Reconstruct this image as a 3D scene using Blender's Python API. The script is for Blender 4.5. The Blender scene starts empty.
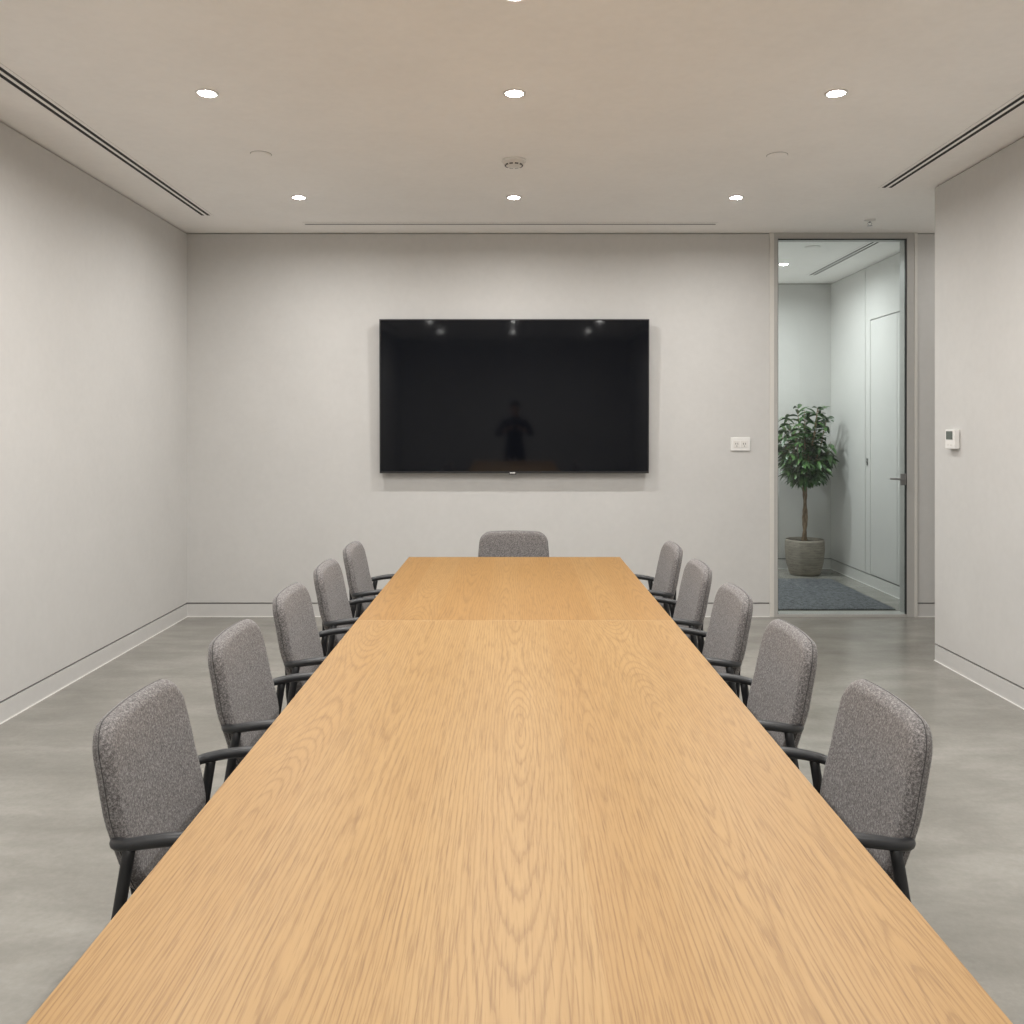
import bpy, bmesh, math, random
from mathutils import Vector, Matrix, noise as mnoise
random.seed(7)
S = bpy.context.scene
COL = S.collection
PI = math.pi

# ------------------------------------------------------------------ helpers
def tag(o, label=None, cat=None, group=None, kind=None):
    if label: o['label'] = label
    if cat: o['category'] = cat
    if group: o['group'] = group
    if kind: o['kind'] = kind
    return o

def empty(name, loc=(0, 0, 0), rz=0.0, label=None, cat=None, group=None, kind=None, parent=None):
    o = bpy.data.objects.new(name, None)
    o.empty_display_size = 0.05
    COL.objects.link(o)
    o.location = loc
    o.rotation_euler = (0, 0, rz)
    if parent: o.parent = parent
    return tag(o, label, cat, group, kind)

def obj(name, bm, mat, parent=None, smooth=False, loc=None):
    me = bpy.data.meshes.new(name)
    bmesh.ops.recalc_face_normals(bm, faces=bm.faces)
    bm.to_mesh(me)
    bm.free()
    mats = mat if isinstance(mat, (list, tuple)) else [mat]
    for m in mats: me.materials.append(m)
    if smooth:
        for p in me.polygons: p.use_smooth = True
    o = bpy.data.objects.new(name, me)
    COL.objects.link(o)
    if loc: o.location = loc
    if parent: o.parent = parent
    return o

def sharp(o, ang=35):
    me = o.data
    bm = bmesh.new(); bm.from_mesh(me)
    for e in bm.edges:
        if len(e.link_faces) == 2 and e.calc_face_angle(0) > math.radians(ang):
            e.smooth = False
    for f in bm.faces: f.smooth = True
    bm.to_mesh(me); bm.free()
    return o

def box(bm, x0, x1, y0, y1, z0, z1, bev=0.0, seg=2, mi=0):
    r = bmesh.ops.create_cube(bm, size=1.0)
    vs = r['verts']
    for v in vs:
        v.co = Vector(((x0 + x1) / 2 + v.co.x * (x1 - x0), (y0 + y1) / 2 + v.co.y * (y1 - y0), (z0 + z1) / 2 + v.co.z * (z1 - z0)))
    fs = set(f for v in vs for f in v.link_faces)
    for f in fs: f.material_index = mi
    if bev > 0:
        es = list(set(e for v in vs for e in v.link_edges))
        r = bmesh.ops.bevel(bm, geom=es, offset=bev, segments=seg, affect='EDGES', profile=0.5)
        for f in r['faces']: f.material_index = mi
    return bm

def nb(*a, **k):
    return box(bmesh.new(), *a, **k)

def smoothpath(pts, n=6):
    """Catmull-Rom through pts."""
    P = [Vector(p) for p in pts]
    Q = [P[0] * 2 - P[1]] + P + [P[-1] * 2 - P[-2]]
    out = []
    for i in range(1, len(Q) - 2):
        for k in range(n):
            t = k / n
            a, b, c, d = Q[i - 1], Q[i], Q[i + 1], Q[i + 2]
            out.append(0.5 * ((2 * b) + (c - a) * t + (2 * a - 5 * b + 4 * c - d) * t * t + (3 * b - a - 3 * c + d) * t ** 3))
    out.append(P[-1])
    return out

def tube(bm, pts, r, seg=12, sx=1.0, sz=1.0, up=(0, 0, 1)):
    """Sweep an ellipse (r*sx across, r*sz along up) on pts; r number or list."""
    n = len(pts)
    pts = [Vector(p) for p in pts]
    rs = r if isinstance(r, (list, tuple)) else [r] * n
    rings = []
    up = Vector(up)
    side = None
    for i, p in enumerate(pts):
        t = (pts[min(i + 1, n - 1)] - pts[max(i - 1, 0)]).normalized()
        s = t.cross(up)
        if s.length < 0.15:
            s = side - t * side.dot(t) if side else t.cross(Vector((1, 0.01, 0)))
        s.normalize()
        if side and s.dot(side) < 0: s = -s
        side = s
        u = s.cross(t).normalized()
        rings.append([bm.verts.new(p + s * math.cos(a) * rs[i] * sx + u * math.sin(a) * rs[i] * sz) for a in [2 * PI * k / seg for k in range(seg)]])
    for i in range(n - 1):
        for k in range(seg):
            bm.faces.new((rings[i][k], rings[i][(k + 1) % seg], rings[i + 1][(k + 1) % seg], rings[i + 1][k]))
    for ring, p, d in ((rings[0], pts[0], pts[0] - pts[1]), (rings[-1], pts[-1], pts[-1] - pts[-2])):
        c = bm.verts.new(p + d.normalized() * rs[0] * 0.25)
        for k in range(seg):
            bm.faces.new((ring[k], ring[(k + 1) % seg], c))
    return bm

def lathe(bm, prof, cx=0, cy=0, seg=48, axis='z'):
    rings = []
    for (r, z) in prof:
        if r < 1e-6:
            rings.append([bm.verts.new((cx, cy, z))])
        else:
            rings.append([bm.verts.new((cx + r * math.cos(2 * PI * k / seg), cy + r * math.sin(2 * PI * k / seg), z)) for k in range(seg)])
    for a, b in zip(rings[:-1], rings[1:]):
        for k in range(seg):
            k2 = (k + 1) % seg
            if len(a) == 1 and len(b) == 1: continue
            if len(a) == 1: bm.faces.new((a[0], b[k2], b[k]))
            elif len(b) == 1: bm.faces.new((a[k], a[k2], b[0]))
            else: bm.faces.new((a[k], a[k2], b[k2], b[k]))
    return bm

def copy_tree(o, parent=None):
    c = o.copy()
    COL.objects.link(c)
    if parent: c.parent = parent
    for ch in list(o.children):
        copy_tree(ch, c)
    return c

# ------------------------------------------------------------------ materials
def srgb(r, g, b):
    def f(c):
        c /= 255.0
        return c / 12.92 if c <= 0.04045 else ((c + 0.055) / 1.055) ** 2.4
    return (f(r), f(g), f(b), 1.0)

class NT:
    def __init__(s, name):
        s.m = bpy.data.materials.new(name)
        s.m.use_nodes = True
        s.n = s.m.node_tree.nodes; s.l = s.m.node_tree.links
        s.n.clear()
        s.out = s.n.new('ShaderNodeOutputMaterial')
        s.b = s.n.new('ShaderNodeBsdfPrincipled')
        s.l.new(s.b.outputs[0], s.out.inputs[0])
    def node(s, t, **k):
        x = s.n.new(t)
        for a, v in k.items(): setattr(x, a, v)
        return x
    def link(s, a, b): s.l.new(a, b)
    def math(s, op, a, b=None, c=None):
        x = s.n.new('ShaderNodeMath'); x.operation = op
        for i, v in enumerate((a, b, c)):
            if v is None: continue
            if isinstance(v, (int, float)): x.inputs[i].default_value = v
            else: s.l.new(v, x.inputs[i])
        return x.outputs[0]
    def pos(s, scale=(1, 1, 1), world=False):
        if world:
            g = s.node('ShaderNodeNewGeometry').outputs['Position']
        else:
            g = s.node('ShaderNodeTexCoord').outputs['Object']
        mp = s.node('ShaderNodeMapping')
        mp.inputs['Scale'].default_value = scale
        s.link(g, mp.inputs[0])
        return mp.outputs[0]
    def noise(s, vec, scale, detail=4, rough=0.5, dist=0.0):
        x = s.node('ShaderNodeTexNoise')
        x.inputs['Scale'].default_value = scale
        x.inputs['Detail'].default_value = detail
        x.inputs['Roughness'].default_value = rough
        x.inputs['Distortion'].default_value = dist
        if vec is not None: s.link(vec, x.inputs['Vector'])
        return x.outputs['Fac']
    def ramp(s, fac, stops, interp='LINEAR'):
        x = s.node('ShaderNodeValToRGB')
        x.color_ramp.interpolation = interp
        e = x.color_ramp.elements
        while len(e) < len(stops): e.new(0.5)
        for i, (p, c) in enumerate(stops):
            e[i].position = p
            e[i].color = c if isinstance(c, tuple) else (c, c, c, 1)
        s.link(fac, x.inputs[0])
        return x.outputs[0]
    def mix(s, fac, a, b, mode='MIX'):
        x = s.node('ShaderNodeMix', data_type='RGBA', blend_type=mode)
        if isinstance(fac, (int, float)): x.inputs[0].default_value = fac
        else: s.link(fac, x.inputs[0])
        for i, v in ((6, a), (7, b)):
            if isinstance(v, tuple): x.inputs[i].default_value = v
            else: s.link(v, x.inputs[i])
        return x.outputs[2]
    def bump(s, h, strength, dist=0.001):
        x = s.node('ShaderNodeBump')
        x.inputs['Strength'].default_value = strength
        x.inputs['Distance'].default_value = dist
        s.link(h, x.inputs['Height'])
        s.link(x.outputs[0], s.b.inputs['Normal'])

def plain(name, col, rough=0.5, metal=0.0, coat=0.0, spec=0.5, var=0.04, vs=30):
    t = NT(name)
    f = t.noise(t.pos(), vs, 3)
    c = t.mix(f, tuple(list(x * (1 - var) for x in col[:3]) + [1]), tuple(list(min(1, x * (1 + var)) for x in col[:3]) + [1]))
    t.link(c, t.b.inputs['Base Color'])
    t.b.inputs['Roughness'].default_value = rough
    t.b.inputs['Metallic'].default_value = metal
    t.b.inputs['Coat Weight'].default_value = coat
    t.b.inputs['Specular IOR Level'].default_value = spec
    return t.m

def wall_mat(name, col, rough=0.85, spec=0.25):
    t = NT(name)
    p = t.pos(world=True)
    a = t.noise(p, 2.2, 6, 0.65)
    b = t.noise(p, 22, 5, 0.6)
    s = t.math('ADD', t.math('MULTIPLY', a, 0.6), t.math('MULTIPLY', b, 0.4))
    d = tuple([x * 0.955 for x in col[:3]] + [1]); e = tuple([min(1, x * 1.035) for x in col[:3]] + [1])
    t.link(t.ramp(s, [(0.3, d), (0.7, e)]), t.b.inputs['Base Color'])
    t.b.inputs['Roughness'].default_value = rough
    t.b.inputs['Specular IOR Level'].default_value = spec
    t.bump(b, 0.15, 0.002)
    return t.m

M_wall = wall_mat('wall plaster', (0.598, 0.588, 0.572, 1))
M_ceil = wall_mat('ceiling paint', (0.955, 0.935, 0.915, 1))
M_base = wall_mat('baseboard paint', (0.598, 0.588, 0.572, 1), 0.6)
M_caulk = plain('baseboard sealant', (0.85, 0.84, 0.81, 1), 0.6)
M_gap = plain('shadow gap', (0.24, 0.235, 0.225, 1), 0.9)
M_gap2 = plain('ceiling gap', (0.42, 0.41, 0.39, 1), 0.9)
M_slot = plain('slot black', (0.012, 0.012, 0.013, 1), 0.7)
M_white = plain('white plastic', (0.80, 0.79, 0.77, 1), 0.4)
M_trim = plain('white trim', (0.74, 0.72, 0.69, 1), 0.5)
M_alu = plain('painted door frame', (0.46, 0.45, 0.43, 1), 0.45)
M_alul = plain('door frame bead', (0.66, 0.64, 0.60, 1), 0.45)
M_gasket = plain('gasket', (0.035, 0.04, 0.04, 1), 0.5)
M_steel = plain('satin steel', (0.42, 0.42, 0.42, 1), 0.3, 1.0)
M_black = plain('black powder coat', (0.018, 0.019, 0.021, 1), 0.42)
M_tvbody = plain('tv casing', (0.012, 0.012, 0.013, 1), 0.45)
M_display = plain('grey display', (0.10, 0.12, 0.11, 1), 0.25)
M_dark = plain('dark openings', (0.05, 0.05, 0.05, 1), 0.6)
M_soil = plain('soil', (0.03, 0.022, 0.015, 1), 0.95, var=0.4, vs=80)

# floor: polished concrete
def floor_mat():
    t = NT('polished concrete')
    p = t.pos(world=True)
    big = t.noise(t.pos((1.0, 1.5, 1), world=True), 0.7, 4, 0.5, 0.3)
    mid = t.noise(t.pos((1, 2.2, 1), world=True), 2.0, 5, 0.6, 0.25)
    fine = t.noise(p, 45, 6, 0.7)
    s = t.math('ADD', t.math('MULTIPLY', big, 0.45), t.math('ADD', t.math('MULTIPLY', mid, 0.40), t.math('MULTIPLY', fine, 0.15)))
    c = t.ramp(s, [(0.34, (0.178, 0.171, 0.150, 1)), (0.50, (0.262, 0.252, 0.226, 1)), (0.65, (0.37, 0.358, 0.326, 1))])
    t.link(c, t.b.inputs['Base Color'])
    r = t.ramp(t.noise(p, 3.0, 5, 0.6), [(0.3, 0.12), (0.7, 0.24)])
    t.link(r, t.b.inputs['Roughness'])
    t.b.inputs['Specular IOR Level'].default_value = 0.55
    t.bump(mid, 0.10, 0.004)
    return t.m
M_floor = floor_mat()

# oak veneer with book-matched cathedral grain, driven by the strip each face belongs to
def oak_mat():
    t = NT('oak veneer')
    seed = t.node('ShaderNodeAttribute', attribute_name='strip_seed').outputs['Fac']
    tonea = t.node('ShaderNodeAttribute', attribute_name='strip_tone').outputs['Fac']
    cen = t.node('ShaderNodeAttribute', attribute_name='strip_center').outputs['Fac']
    tc = t.node('ShaderNodeTexCoord').outputs['Object']
    sp = t.node('ShaderNodeSeparateXYZ'); t.link(tc, sp.inputs[0])
    x, y, z = sp.outputs
    u = t.math('SUBTRACT', x, cen)
    v = t.math('ADD', y, t.math('MULTIPLY', seed, 17.3))
    def comb(a, b, c=0.0):
        k = t.node('ShaderNodeCombineXYZ')
        for i, q in enumerate((a, b, c)):
            if isinstance(q, (int, float)): k.inputs[i].default_value = q
            else: t.link(q, k.inputs[i])
        return k.outputs[0]
    wob = t.noise(comb(t.math('MULTIPLY', u, 1.2), t.math('MULTIPLY', v, 0.42), seed), 1.0, 1, 0.4)
    depth = t.math('MULTIPLY', t.math('SUBTRACT', wob, 0.5), 0.50)
    w2 = t.noise(comb(t.math('MULTIPLY', u, 4), t.math('MULTIPLY', v, 1.1), seed), 1.0, 3, 0.5)
    u2 = t.math('ADD', u, t.math('MULTIPLY', t.math('SUBTRACT', w2, 0.5), 0.022))
    r = t.math('SQRT', t.math('ADD', t.math('MULTIPLY', u2, u2), t.math('MULTIPLY', depth, depth)))
    w3 = t.noise(comb(t.math('MULTIPLY', u, 160), t.math('MULTIPLY', v, 14), seed), 1.0, 2, 0.6)
    ph = t.math('ADD', t.math('MULTIPLY', r, 118.0), t.math('MULTIPLY', w3, 0.55))
    ring = t.math('FRACT', ph)
    ringc = t.ramp(ring, [(0.0, 0.6), (0.12, 0.10), (0.62, 0.0), (0.80, 0.45), (0.90, 1.0)])
    # pores: fine dashes along the grain
    pores = t.noise(comb(t.math('MULTIPLY', u, 300), t.math('MULTIPLY', v, 9), seed), 1.0, 3, 0.6)
    poresm = t.ramp(pores, [(0.50, 0.0), (0.66, 1.0)])
    streak = t.noise(comb(t.math('MULTIPLY', u, 60), t.math('MULTIPLY', v, 1.5), seed), 1.0, 4, 0.6)
    tone = t.noise(comb(t.math('MULTIPLY', u, 5), t.math('MULTIPLY', v, 1.2), seed), 1.0, 3, 0.5)
    base = t.mix(tone, (0.470, 0.302, 0.148, 1), (0.545, 0.365, 0.196, 1))
    base = t.mix(tonea, base, t.mix(1.0, base, (0.88, 0.78, 0.64, 1), 'MULTIPLY'))
    base = t.mix(t.ramp(streak, [(0.35, 0.0), (0.7, 0.30)]), base, (0.375, 0.220, 0.095, 1))
    base = t.mix(t.math('MULTIPLY', ringc, 0.46), base, (0.27, 0.150, 0.064, 1))
    base = t.mix(t.math('MULTIPLY', poresm, 0.50), base, (0.23, 0.125, 0.055, 1))
    base = t.mix(1.0, base, (0.82, 0.785, 0.645, 1), 'MULTIPLY')
    t.link(base, t.b.inputs['Base Color'])
    t.b.inputs['Roughness'].default_value = 0.42
    t.b.inputs['Specular IOR Level'].default_value = 0.35
    t.bump(t.math('ADD', poresm, ringc), 0.06, 0.0006)
    return t.m
M_oak = oak_mat()

M_joint = plain('pale wood joint', (0.52, 0.37, 0.20, 1), 0.45)
def fabric_mat():
    t = NT('grey melange upholstery')
    p = t.pos()
    a = t.noise(p, 190, 3, 0.75)
    b = t.noise(p, 620, 2, 0.6)
    g = t.noise(p, 14, 4, 0.6)
    s = t.math('ADD', t.math('MULTIPLY', a, 0.65), t.math('MULTIPLY', b, 0.35))
    c = t.ramp(s, [(0.38, (0.060, 0.056, 0.056, 1)), (0.5, (0.158, 0.149, 0.147, 1)), (0.62, (0.34, 0.325, 0.32, 1))])
    c = t.mix(t.math('MULTIPLY', g, 0.22), c, (0.12, 0.11, 0.11, 1))
    t.link(c, t.b.inputs['Base Color'])
    t.b.inputs['Roughness'].default_value = 0.92
    t.b.inputs['Specular IOR Level'].default_value = 0.2
    t.b.inputs['Sheen Weight'].default_value = 0.22
    t.b.inputs['Sheen Roughness'].default_value = 0.5
    t.b.inputs['Sheen Tint'].default_value = (0.9, 0.88, 0.87, 1)
    t.bump(s, 0.5, 0.0012)
    return t.m
M_fab = fabric_mat()
M_seam = plain('seam thread', (0.055, 0.052, 0.052, 1), 0.9)

def carpet_mat():
    t = NT('slate carpet')
    p = t.pos(world=True)
    a = t.noise(p, 30, 5, 0.8); b = t.noise(p, 170, 2, 0.6)
    s = t.math('ADD', t.math('MULTIPLY', a, 0.6), t.math('MULTIPLY', b, 0.4))
    t.link(t.ramp(s, [(0.42, (0.036, 0.040, 0.047, 1)), (0.58, (0.170, 0.178, 0.195, 1))]), t.b.inputs['Base Color'])
    t.b.inputs['Roughness'].default_value = 0.95
    t.bump(s, 0.8, 0.004)
    return t.m
M_carpet = carpet_mat()

def screen_mat():
    t = NT('switched-off screen')
    t.link(t.ramp(t.noise(t.pos(), 3, 2), [(0.3, (0.0035, 0.0042, 0.0065, 1)), (0.7, (0.0045, 0.0054, 0.0078, 1))]), t.b.inputs['Base Color'])
    t.b.inputs['Roughness'].default_value = 0.05
    t.b.inputs['Specular IOR Level'].default_value = 0.42
    return t.m
M_screen = screen_mat()

def pane_mat():
    t = NT('door glass')
    t.n.remove(t.b)
    tr = t.node('ShaderNodeBsdfTransparent')
    t.link(t.ramp(t.noise(t.pos(), 0.8, 1), [(0, (0.91, 0.945, 0.935, 1)), (1, (0.92, 0.952, 0.942, 1))]), tr.inputs[0])
    gl = t.node('ShaderNodeBsdfGlossy'); gl.inputs['Roughness'].default_value = 0.01
    fr = t.node('ShaderNodeFresnel'); fr.inputs[0].default_value = 1.45
    mx = t.node('ShaderNodeMixShader')
    t.link(fr.outputs[0], mx.inputs[0]); t.link(tr.outputs[0], mx.inputs[1]); t.link(gl.outputs[0], mx.inputs[2])
    t.link(mx.outputs[0], t.out.inputs[0])
    return t.m
M_glass = pane_mat()

def leaf_mat():
    t = NT('glossy leaf')
    a = t.noise(t.pos(), 9, 3, 0.6)
    oi = t.node('ShaderNodeAttribute', attribute_name='leaf_tone').outputs['Fac']
    c = t.mix(oi, (0.022, 0.065, 0.018, 1), (0.11, 0.23, 0.06, 1))
    c = t.mix(t.math('MULTIPLY', a, 0.4), c, (0.010, 0.030, 0.014, 1))
    t.link(c, t.b.inputs['Base Color'])
    t.b.inputs['Roughness'].default_value = 0.33
    t.b.inputs['Specular IOR Level'].default_value = 0.6
    return t.m
M_leaf = leaf_mat()

def bark_mat():
    t = NT('bark')
    a = t.noise(t.pos((1, 1, 0.35)), 60, 5, 0.7)
    t.link(t.ramp(a, [(0.35, (0.10, 0.062, 0.035, 1)), (0.65, (0.34, 0.24, 0.155, 1))]), t.b.inputs['Base Color'])
    t.b.inputs['Roughness'].default_value = 0.85
    t.bump(a, 0.9, 0.006)
    return t.m
M_bark = bark_mat()

def pot_mat():
    t = NT('ribbed concrete pot')
    sp = t.node('ShaderNodeSeparateXYZ'); t.link(t.pos(), sp.inputs[0])
    w = t.math('SINE', t.math('MULTIPLY', sp.outputs[2], 260.0))
    n = t.noise(t.pos((1, 1, 3)), 14, 5, 0.65)
    s = t.math('ADD', t.math('MULTIPLY', w, 0.05), n)
    t.link(t.ramp(s, [(0.3, (0.185, 0.160, 0.130, 1)), (0.7, (0.31, 0.275, 0.228, 1))]), t.b.inputs['Base Color'])
    t.b.inputs['Roughness'].default_value = 0.8
    t.bump(s, 0.5, 0.004)
    return t.m
M_pot = pot_mat()

def emit_mat(name, col, st):
    t = NT(name)
    t.b.inputs['Base Color'].default_value = (0.9, 0.9, 0.9, 1)
    t.b.inputs['Emission Color'].default_value = col
    t.b.inputs['Emission Strength'].default_value = st
    return t.m
M_lens = emit_mat('downlight lens', (1.0, 0.98, 0.95, 1), 110.0)
M_cloth = plain('dark knit', (0.014, 0.014, 0.017, 1), 0.9)
M_trouser = plain('dark trousers', (0.012, 0.013, 0.018, 1), 0.85)
M_skin = plain('skin', (0.42, 0.25, 0.17, 1), 0.55)
M_hair = plain('dark hair', (0.012, 0.009, 0.007, 1), 0.6)
M_shoe = plain('black leather', (0.01, 0.01, 0.01, 1), 0.35)

# ------------------------------------------------------------------ room constants
XL, XR = -2.545, 2.67        # side walls
YF = 6.875                   # far wall face
YB = -6.2                    # wall behind the camera
H = 3.0
YE = 5.57                    # where the right wall stops
XA = 4.1                     # end of the side passage
XHR, YH = 3.34, 9.25         # hall: right wall, end wall
XHL = 1.15
BH, GAP = 0.10, 0.012        # flush baseboard, shadow groove above it
DX0, DX1 = 2.037, 3.132      # glazed opening
YFB = 7.0                    # back of the far wall

def struct(name, bm, mat, parent=None):
    o = obj(name, bm, mat, parent)
    if not parent: o['kind'] = 'structure'
    return o

struct('floor', nb(-2.9, 4.4, YB - 0.3, YH + 0.3, -0.15, 0.0), M_floor)
struct('ceiling', nb(-2.9, 4.4, YB - 0.3, YH + 0.3, H, H + 0.15), M_ceil)

TOPG = 0.010
def wall_run(name, idx, x0, x1, y0, y1, face, length_axis, lo=0.0):
    """A wall block with the upper part set flush over a groove; face = side that shows ('+x','-x','+y','-y')."""
    bm = nb(x0, x1, y0, y1, BH + GAP, H - TOPG)
    d = 0.014
    X0, X1, Y0, Y1 = x0, x1, y0, y1
    if '+x' in face: X1 -= d
    if '-x' in face: X0 += d
    if '+y' in face: Y1 -= d
    if '-y' in face: Y0 += d
    struct('wall_' + name, bm, M_wall)
    b = nb(x0, x1, y0, y1, 0.0, BH)
    struct('baseboard_' + name, b, M_base)
    g = nb(X0, X1, Y0, Y1, BH, BH + GAP)
    box(g, X0, X1, Y0, Y1, H - TOPG, H, mi=1)
    o = obj('trim_%d' % idx, g, [M_gap, M_gap2]); o['kind'] = 'structure'
    # thin bright bead of sealant at the floor
    e = 0.004
    s = nb(x0 - (e if '-x' in face else 0), x1 + (e if '+x' in face else 0), y0 - (e if '-y' in face else 0), y1 + (e if '+y' in face else 0), 0.0, 0.005)
    o = obj('trim_%d' % (idx + 20), s, M_caulk); o['kind'] = 'structure'

wall_run('left', 1, XL - 0.15, XL, YB, YF, '+x', 'y')
wall_run('back', 2, XL - 0.15, XR + 0.15, YB - 0.15, YB, '+y', 'x')
wall_run('far', 3, XL - 0.15, DX0 - 0.032, YF, YFB, '-y', 'x')
wall_run('far_right', 4, DX1 + 0.024, XA, YF, YFB, '-y', 'x')
wall_run('right', 5, XR, XA, YB, YE, '-x+y', 'y')
wall_run('passage_end', 6, XA, XA + 0.15, YE - 0.2, YFB, '-x', 'y')
wall_run('hall_left', 7, XHL - 0.12, XHL, YFB, YH, '+x', 'y')
wall_run('hall_end', 8, XHL - 0.12, XHR + 0.12, YH, YH + 0.15, '-y', 'x')
# hall right wall: carries a flush door, so its upper part is split around it
HD0, HD1, HDT = 7.35, 8.23, 2.49
bm = nb(XHR, XHR + 0.12, YFB, HD0, BH + GAP, H - TOPG)
box(bm, XHR, XHR + 0.12, HD1, YH, BH + GAP, H - TOPG)
box(bm, XHR, XHR + 0.12, HD0, HD1, HDT, H - TOPG)
struct('wall_hall_right', bm, M_wall)
struct('baseboard_hall_right', nb(XHR, XHR + 0.12, YFB, YH, 0, BH), M_base)
g = nb(XHR + 0.014, XHR + 0.12, YFB, YH, BH, BH + GAP)
box(g, XHR + 0.014, XHR + 0.12, YFB, YH, H - TOPG, H, mi=1)
obj('trim_9', g, [M_gap, M_gap2])['kind'] = 'structure'
obj('trim_29', nb(XHR - 0.004, XHR + 0.1, YFB, YH, 0, 0.005), M_caulk)['kind'] = 'structure'

# flush white door in the hall's right wall
d2 = empty('door_2', (XHR, (HD0 + HD1) / 2, 0), label='tall flush white door set into the hall side wall behind the glass', cat='door', kind='structure')
y0, y1 = HD0 - d2.location.y, HD1 - d2.location.y
obj('door_panel', nb(0.0, 0.045, y0 + 0.006, y1 - 0.006, BH + GAP + 0.004, HDT - 0.008, 0.0015), M_wall, d2)
bm = nb(0.05, 0.11, y0, y1, BH + GAP, HDT)
obj('door_reveal', bm, M_gap, d2)
bm = nb(-0.002, 0.0, y0 + 0.30, y0 + 0.304, BH + GAP + 0.01, HDT - 0.02)
box(bm, -0.003, 0.0, y1 + 0.11, y1 + 0.113, BH + GAP + 0.01, H - 0.02)
obj('panel_seam', bm, M_alu, d2)
# small lock escutcheon on the wall at the door's far edge
bm = nb(-0.006, 0.0, y1 + 0.045, y1 + 0.075, 1.13, 1.195, 0.002)
k = obj('lock_plate', bm, M_steel, d2)
obj('lock_cylinder', lathe(bmesh.new(), [(0, 0.008), (0.008, 0.008), (0.008, 0.0), (0, 0.0)], seg=16), M_steel, k, True)
k.children[0].rotation_euler = (0, -PI / 2, 0); k.children[0].location = (-0.005, y1 + 0.06, 1.165)

# ------------------------------------------------------------------ glazed door
d1 = empty('door_1', ((DX0 + DX1) / 2, YF, 0), label='full-height clear glass door in a slim grey frame beside the screen wall', cat='door', kind='structure')
cx = d1.location.x
a0, a1 = DX0 - cx, DX1 - cx
ya, yb = -0.008, 0.125
TOPD = 2.955
bm = nb(a0, a0 + 0.030, ya, yb, 0.0, H - 0.001, 0.0015)
box(bm, a1 - 0.057, a1, ya, yb, 0.0, H - 0.001, 0.0015)
box(bm, a0 + 0.030, a1 - 0.057, ya, yb, TOPD, H - 0.001, 0.0015)
obj('door_frame', bm, M_alu, d1)
bm = nb(a0 - 0.0315, a0 - 0.0005, ya - 0.004, yb, 0, H - 0.001, 0.001)
box(bm, a1 + 0.0005, a1 + 0.0235, ya - 0.004, yb, 0, H - 0.001, 0.001)
obj('frame_bead', bm, M_alul, d1)
bm = nb(a1 - 0.069, a1 - 0.0575, -0.004, 0.010, 0.021, TOPD)
box(bm, a0 + 0.031, a0 + 0.034, -0.002, 0.010, 0.021, TOPD)
box(bm, a0 + 0.031, a1 - 0.058, -0.002, 0.010, TOPD - 0.010, TOPD - 0.0005)
obj('gasket', bm, M_gasket, d1)
bm = nb(a0 + 0.036, a1 - 0.069, 0.002, 0.008, 0.021, TOPD - 0.010)
obj('glass_pane', bm, M_glass, d1)
bm = nb(a0 + 0.030, a1 - 0.057, -0.004, yb, 0.0, 0.020, 0.002)
obj('threshold', bm, M_alu, d1)
# lever handle
hz = 1.075
hx = a1 - 0.086
bm = nb(hx - 0.022, hx + 0.022, -0.012, 0.002, hz - 0.045, hz + 0.045, 0.004)
h = obj('door_handle', bm, M_steel, d1)
bm = bmesh.new()
tube(bm, smoothpath([(hx, -0.010, hz), (hx, -0.035, hz), (hx - 0.02, -0.048, hz + 0.001), (hx - 0.06, -0.05, hz + 0.004), (hx - 0.125, -0.05, hz + 0.008)], 5), 0.0075, 10)
obj('lever', bm, M_steel, h, True)

# ------------------------------------------------------------------ ceiling fittings
def linear_diffuser(label, x0, x1, y0, y1, along, slots, group=None):
    c = ((x0 + x1) / 2, (y0 + y1) / 2, H)
    t = empty('slot_diffuser', c, label=label, cat='air vent', group=group)
    X0, X1, Y0, Y1 = x0 - c[0], x1 - c[0], y0 - c[1], y1 - c[1]
    obj('backing_strip', nb(X0, X1, Y0, Y1, -0.0015, -0.0001), M_gap2, t)
    for (s0, s1) in slots:
        if along == 'y': obj('slot', nb(s0 - c[0], s1 - c[0], Y0 + 0.006, Y1 - 0.006, -0.0030, -0.0015), M_slot, t)
        else: obj('slot', nb(X0 + 0.006, X1 - 0.006, s0 - c[1], s1 - c[1], -0.0030, -0.0015), M_slot, t)
    # flange and bars between the slots
    bm = bmesh.new()
    if along == 'y':
        edges = [X0]
        for (s0, s1) in slots: edges += [s0 - c[0], s1 - c[0]]
        edges.append(X1)
        for i in range(0, len(edges), 2): box(bm, edges[i], edges[i + 1], Y0, Y1, -0.0024, -0.0015)
        for e in (Y0, Y1 - 0.006): box(bm, X0, X1, e, e + 0.006, -0.0025, -0.0015)
    else:
        edges = [Y0]
        for (s0, s1) in slots: edges += [s0 - c[1], s1 - c[1]]
        edges.append(Y1)
        for i in range(0, len(edges), 2): box(bm, X0, X1, edges[i], edges[i + 1], -0.0024, -0.0015)
        for e in (X0, X1 - 0.006): box(bm, e, e + 0.006, Y0, Y1, -0.0025, -0.0015)
    obj('diffuser_frame', bm, M_ceil, t)
    return t
linear_diffuser('long double-slot black air diffuser in the ceiling along the left wall', -2.255, -2.150, -3.5, 6.31, 'y', [(-2.232, -2.211), (-2.191, -2.170)])
linear_diffuser('long double-slot black air diffuser in the ceiling along the right wall', 2.320, 2.425, -3.5, 5.59, 'y', [(2.341, 2.362), (2.382, 2.403)])
linear_diffuser('thin single-slot pale diffuser in the ceiling above the screen wall', -1.56, 1.52, 6.52, 6.64, 'x', [(6.565, 6.585)])
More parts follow.
